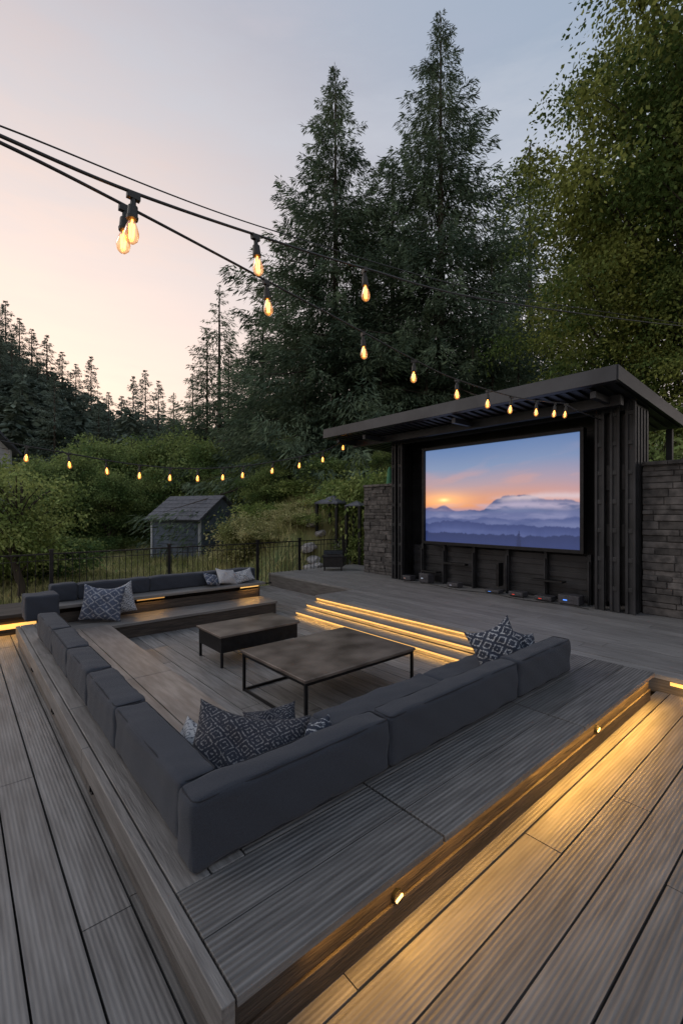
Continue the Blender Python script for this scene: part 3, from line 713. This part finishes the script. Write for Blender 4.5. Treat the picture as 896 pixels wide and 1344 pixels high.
lst=[(695,190,32,1.1,0),(645,330,24,1.1,1),(515,215,31,1.2,0),(288,374,36,1.15,1),(345,380,31,1.1,0),(375,320,33,1.1,1),(253,490,38,1.0,0),(191,486,48,1,2),(208,500,46,1,2),(175,494,50,1,2),(120,468,56,1,2),(143,515,50,1.2,2),(228,515,42,1.2,1),
 (-12,380,55,1.1,2),(8,395,57,1.1,2),(26,418,56,1.2,2),(42,432,58,1.1,2),(62,440,58,1.1,2),(82,462,60,1.2,2),(100,478,60,1.2,2),(160,520,52,1.3,2),(300,455,34,1.,0),(330,430,32,1.,1),(410,400,34,1.1,1),(490,330,34,1.1,0),(500,430,24,1.1,0),(560,400,24,1.1,1),(620,430,22,1.1,0),(400,450,25,1.1,1),(680,430,22,1.1,0),(30,470,50,1.2,2),(0,440,50,1.2,2),(72,490,46,1.2,2),(740,330,26,1.1,1),(50,470,54,1.3,2),(16,440,52,1.3,2),(-20,430,50,1,2),(130,530,46,1.3,2),(272,430,37,1,0),(660,260,34,1.1,1)]
for i,(px,py,d,w,k) in enumerate(lst):
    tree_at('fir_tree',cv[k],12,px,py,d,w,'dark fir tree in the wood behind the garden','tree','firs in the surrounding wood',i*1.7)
r1=broad(31,16,4.6,5.6,10.5,240,380,.125,m_leafR,cr=1.05,droop=.35)
r2=broad(32,12,3.6,4.2,7.2,180,310,.12,m_leafR,cr=.95,droop=.35)
def at_px(name,ms,px,d,label,group,scale=1,rot=0,zoff=0,cat='tree'):
    x,y=PL(px,d); z=float(terrain(x,y))-.1+zoff; return plant(name,ms,(x,y,z),(scale,)*3,rot,label,cat,group)
at_px('maple_tree',r1,925,13.2,'tall maple tree with yellow green leaves behind the stone wall','broadleaf trees behind the wall',1.08,.4)
at_px('maple_tree',r2,845,14.5,'maple tree with olive green leaves behind the shelter','broadleaf trees behind the wall',1.0)
at_px('maple_tree',r1,1030,11.5,'tall maple tree with yellow green leaves behind the stone wall','broadleaf trees behind the wall',1.0,2)
at_px('maple_tree',r2,950,11.8,'maple tree with olive green leaves behind the shelter','broadleaf trees behind the wall',.75,3)
gv=[broad(40+i,7,2.4,2.2,4.2,75,200,.14,m_leaf,cr=.85,droop=.3) for i in range(3)]
gl=[(130,572,30),(172,566,33),(215,563,30),(262,556,28),(95,585,26),(335,580,25),(60,592,24),(375,575,24),(420,585,22),(145,610,25),(190,615,27),(20,605,22),(300,602,25),(500,585,19),(350,612,21),(560,560,19)]
for i,(px,py,d) in enumerate(gl):
    tree_at('broadleaf_tree',gv[i%3],6.6,px,py+(i*11)%19-9,d,1.0,'green leafy tree at the edge of the wood','tree','leafy trees at the edge of the wood',i*2.1)
lt=broad(51,4,1.25,1.35,2.3,70,150,.09,m_shrub,cr=.5,droop=.35)
at_px('young_tree',lt,22,11.2,'young leafy tree just beyond the fence','young trees beyond the fence',1.05)
at_px('young_tree',lt,-30,12.5,'young leafy tree just beyond the fence','young trees beyond the fence',1.2,2)
sv=[broad(60,1.6,.95,.6,.75,45,150,.085,m_shrub,cr=.42,droop=.2),broad(61,1.6,.95,.6,.75,50,170,.08,m_dry,cr=.42,droop=-.2),broad(62,1.6,.9,.7,.8,45,150,.09,m_leaf,cr=.42,droop=.2)]
sl=[(480,603,15.5,0,.9),(502,612,15.2,0,.8),(455,622,16.8,0,.9),(430,640,17,0,1.2),(400,655,17,1,1.2),(375,665,17,1,1.2),(352,652,19,0,1.5),(335,672,16.5,1,1.2),(318,690,16.5,1,.9),(360,692,15,1,.9),(385,690,15,1,.8),(345,680,15.5,1,.9),(60,690,15,2,1.4),(20,680,14,0,1.4),(90,702,20,0,1.5),(130,700,24,2,1.5),(165,702,26,0,1.5),(865,570,12,2,1.6),(445,600,20,2,2.0),(395,625,21,0,2.0),(185,685,28,2,1.8),(100,670,26,2,2.2),(150,660,28,2,2.4),(50,650,25,2,2.4),(10,640,24,0,2.4),(355,628,23,0,1.8),(300,640,26,0,1.6),(225,650,28,2,1.6),(405,695,14.8,0,.5),(465,690,14.6,0,.4)]
for i,(px,py,d,k,w) in enumerate(sl):
    x,y=PL(px,d); zt=H+(672-py)*d/FP; zg=float(terrain(x,y)); s=max(zt-zg,.5)/1.45
    plant('shrub',sv[k],(x,y,zg-.05),(s*.5+w*.6,)*2+(s,),i*1.3,('green leafy shrub on the garden bank','dry yellowish shrub on the garden bank','dark green shrub on the garden bank')[k],'shrub','garden shrubs')
rs=R(77); n=52000
d_=rs.uniform(10.5,30,n)**1.0; px_=rs.uniform(-60,500,n); lat_=(px_-448)/FP*d_
gxx=FX*d_+RX*lat_; gyy=FY*d_+RY*lat_; ok=((gyy>10.2)|(gxx>9.5))&~((px_>400)&(d_<15.2)&(rs.rand(n)<.8)); gxx=gxx[ok];gyy=gyy[ok]; n=len(gxx)
p=np.stack([gxx,gyy,terrain(gxx,gyy)-.01],1); dd=nrm(rs.randn(n,3)*np.array([.35,.35,.1])+np.array([0,0,1])); sd=nrm(np.cross(dd,rs.randn(n,3)))
tall=1+1.2*(gxx>7)*rs.rand(n)
put('meadow_grass',quadmesh('meadow_grass',quads(p,dd,sd,rs.uniform(.1,.34,n)*tall,rs.uniform(.008,.02,n)),m_dry),kind='stuff')
rs=R(90); vs=[]
for i in range(620):
    d=rs.uniform(46,105); lat=-rs.uniform(-.5,1.1)*d if i%3 else -rs.uniform(.35,1.0)*d; x=FX*d+RX*lat; y=FY*d+RY*lat; z=float(terrain(x,y)); h=rs.uniform(7,12); n=280
    t=rs.rand(n)**1.2; az=rs.rand(n)*6.283; r=h*.25*(1-t)*rs.uniform(.2,1,n)
    p=np.stack([x+r*np.cos(az),y+r*np.sin(az),z+t*h+.3],1); dd=nrm(np.stack([np.cos(az),np.sin(az),rs.uniform(-.9,.1,n)],1)); sd=nrm(np.cross(dd,nrm(rs.randn(n,3)*.5+np.array([0,0,1]))))
    vs.append(quads(p,dd,sd,rs.uniform(.6,1.3,n),rs.uniform(.16,.34,n)))
put('distant_wood',quadmesh('distant_wood',np.concatenate(vs),m_firhaze),kind='stuff')
# ================================================================= STRING LIGHTS
mg,nt,bs=newmat('amber_bulb_glass')
out=nt.nodes['Material Output']; tr_=N(nt,'ShaderNodeBsdfTransparent'); tr_.inputs[0].default_value=(1,.86,.66,1); gl_=N(nt,'ShaderNodeBsdfGlossy'); gl_.inputs['Roughness'].default_value=.05
em=N(nt,'ShaderNodeEmission'); em.inputs[0].default_value=(1,.34,.05,1); em.inputs[1].default_value=.2
lw_=N(nt,'ShaderNodeLayerWeight'); lw_.inputs[0].default_value=.35; mx=N(nt,'ShaderNodeMixShader'); nt.links.new(lw_.outputs['Facing'],mx.inputs[0]); nt.links.new(tr_.outputs[0],mx.inputs[1]); nt.links.new(gl_.outputs[0],mx.inputs[2])
ad=N(nt,'ShaderNodeAddShader'); nt.links.new(mx.outputs[0],ad.inputs[0]); nt.links.new(em.outputs[0],ad.inputs[1]); nt.links.new(ad.outputs[0],out.inputs[0])
m_fil=EM('filament',(1,.45,.09),9)
b=MB(); b.box(-.028,.028,-.012,.012,-.018,.012); b.cyl((0,0,-.016),(0,0,-.05),.011,.014,10); b.lathe([(.012,-.045),(.021,-.052),(.023,-.095),(.026,-.10),(.024,-.112),(.0,-.112)],n=14)
me_sock=b.mesh('socket',[m_rub])
b=MB(); b.lathe([(.014,-.11),(.016,-.125),(.024,-.145),(.031,-.17),(.032,-.185),(.027,-.205),(.015,-.218),(.0,-.222)],n=16); me_glass=b.mesh('bulb',[mg],True)
b=MB(); 
for i in range(6):
    a=i*math.pi/3; c=(.012*math.cos(a),.012*math.sin(a)); b.cyl((c[0],c[1],-.135),(c[0]*.7,c[1]*.7,-.20),.0018,n=5)
b.cyl((0,0,-.112),(0,0,-.14),.004,n=6); me_fil=b.mesh('filament',[m_fil])
def catm(pts,n=24):
    P=[Vector(p) for p in pts]; P=[P[0]*2-P[1]]+P+[P[-1]*2-P[-2]]; o=[]
    for i in range(1,len(P)-2):
        for k in range(n):
            t=k/n; o.append(.5*((2*P[i])+(-P[i-1]+P[i+1])*t+(2*P[i-1]-5*P[i]+4*P[i+1]-P[i+2])*t*t+(-P[i-1]+3*P[i]-3*P[i+1]+P[i+2])*t**3))
    o.append(P[-2]); return o
def string(pts,bulbs,r,label,bs_=1.0,rsd=1):
    path=catm(pts); e=MB().tube(path,r,7).obj('string_light',m_rub,smooth=True,label=label,category='string light',group='string lights over the lounge')
    rg=R(rsd)
    for (px,d) in bulbs:
        best=min(path,key=lambda q:abs(448+FP*(q.x*RX+q.y*RY)/(q.x*FX+q.y*FY)-px) if (q.x*FX+q.y*FY)>.3 else 1e9)
        s=put('lamp_socket',me_sock,parent=e,loc=tuple(best-Vector((0,0,.012)))); s.scale=(bs_,)*3; s.rotation_euler=(rg.uniform(-.12,.12),rg.uniform(-.12,.12),rg.uniform(0,3))
        g_=put('light_bulb',me_glass,parent=s); f=put('filament',me_fil,parent=s)
    return e
s1=string([W(-140,115,1.15),W(0,178,1.42),W(168,250,1.75),W(335,308,2.3),W(478,352,2.85),W(650,395,4.0),W(896,428,6.2),W(1000,432,8)],[(172,0),(335,0),(478,0)],.0065,'black cable with glowing amber filament bulbs',.88)
s2=string([W(-140,130,1.3),W(0,187,1.5),W(180,278,1.9),W(349,368,2.6),W(476,436,3.4),W(543,472,3.9),W(599,498,4.4),W(680,522,5.3),W(745,530,6.3)],[(163,0),(349,0),(476,0),(543,0),(599,0),(640,0),(670,0),(703,0),(727,0),(742,0)],.0065,'black cable with glowing filament bulbs tied to the shelter roof',.86)
b=MB(); b.tube(catm([W(-140,118,1.6),W(0,165,1.9),W(350,300,3.2),W(650,385,5),W(896,425,7)]),.004,6); b.obj('support_wire',m_rub,smooth=True,label='thin black support wire above the lounge',category='cable')
fb=[36,91,139,184,225,259,292,320,360,394,424,452]
s3=string([W(-120,545,6.6),W(0,578,7.2),W(90,595,7.8),W(180,610,8.4),W(260,615,9),W(340,609,9.6),W(424,592,10.4),W(450,577,10.9)],[(p,0) for p in fb],.012,'distant sagging string of glowing amber bulbs',1.15)
b=MB(); b.tube(catm([W(743,531,6.3),W(760,540,6.6),W(790,552,7.3)]),.008,6); b.obj('power_cable',m_rub,smooth=True,label='short black cable under the shelter roof',category='cable')
# ================================================================= WORLD / LIGHT
w=bpy.data.worlds.new('World'); sc.world=w; w.use_nodes=True; nt=w.node_tree; L=nt.links
bg=nt.nodes['Background']
tc=N(nt,'ShaderNodeTexCoord'); sx=N(nt,'ShaderNodeSeparateXYZ'); L.new(tc.outputs['Generated'],sx.inputs[0])
mpn=N(nt,'ShaderNodeMapping'); mpn.inputs['Scale'].default_value=(1,1,5); mpn.inputs['Rotation'].default_value=(.3,.15,0); L.new(tc.outputs['Generated'],mpn.inputs[0])
nz=N(nt,'ShaderNodeTexNoise'); nz.inputs['Scale'].default_value=2.3; nz.inputs['Detail'].default_value=8; nz.inputs['Roughness'].default_value=.62; L.new(mpn.outputs[0],nz.inputs[0])
el=MATH(nt,'ADD',sx.outputs['Z'],MATH(nt,'MULTIPLY_ADD',nz.outputs[0],.56,-.28))
rp=N(nt,'ShaderNodeValToRGB'); cr=rp.color_ramp
cols=[(0,(.90,.73,.65)),(.25,(.79,.70,.69)),(.45,(.57,.60,.67)),(.75,(.35,.43,.55)),(1,(.35,.43,.57))]
cr.elements[0].position=0; cr.elements[0].color=(*cols[0][1],1); cr.elements[1].position=1; cr.elements[1].color=(*cols[-1][1],1)
for p_,c_ in cols[1:-1]:
    e_=cr.elements.new(p_); e_.color=(*c_,1)
L.new(el,rp.inputs[0])
dt=N(nt,'ShaderNodeVectorMath'); dt.operation='DOT_PRODUCT'; L.new(tc.outputs['Generated'],dt.inputs[0]); sd_=Vector((.05,1.15,.36)).normalized(); dt.inputs[1].default_value=sd_
gf=MATH(nt,'POWER',MATH(nt,'MAXIMUM',dt.outputs['Value'],0),5.0)
gf=MATH(nt,'MULTIPLY',gf,MATH(nt,'MULTIPLY_ADD',nz.outputs[0],2.4,-.2))
wm=N(nt,'ShaderNodeVectorMath'); wm.operation='SCALE'; wm.inputs[0].default_value=(.40,.19,.045); L.new(gf,wm.inputs['Scale'])
sky=N(nt,'ShaderNodeTexSky'); sky.sky_type='NISHITA'; sky.sun_disc=False; sky.sun_elevation=math.radians(2.5); sky.sun_rotation=math.radians(3)
sk=N(nt,'ShaderNodeVectorMath'); sk.operation='SCALE'; sk.inputs['Scale'].default_value=.025; L.new(sky.outputs[0],sk.inputs[0])
a1=N(nt,'ShaderNodeVectorMath'); a1.operation='ADD'; L.new(rp.outputs[0],a1.inputs[0]); L.new(wm.outputs[0],a1.inputs[1])
a2=N(nt,'ShaderNodeVectorMath'); a2.operation='ADD'; L.new(a1.outputs[0],a2.inputs[0]); L.new(sk.outputs[0],a2.inputs[1])
L.new(a2.outputs[0],bg.inputs['Color']); bg.inputs['Strength'].default_value=1.0
sun=bpy.data.lights.new('sun','SUN'); sun.energy=.65; sun.angle=math.radians(25); sun.color=(1,.90,.80); so=bpy.data.objects.new('sun',sun); COL.objects.link(so)
so.rotation_euler=Vector((.6,-.55,-.6)).to_track_quat('-Z','Y').to_euler()
# ================================================================= CAMERA
cd=bpy.data.cameras.new('camera'); co=bpy.data.objects.new('camera',cd); COL.objects.link(co)
cd.sensor_fit='VERTICAL'; cd.sensor_height=36; cd.lens=36*FP/1344; cd.clip_end=4000; cd.clip_start=.05
co.location=(0,0,H); co.rotation_euler=(math.radians(90),0,math.radians(-40.8)); sc.camera=co
sc.view_settings.view_transform='Standard'; sc.view_settings.look='None'; sc.view_settings.exposure=0
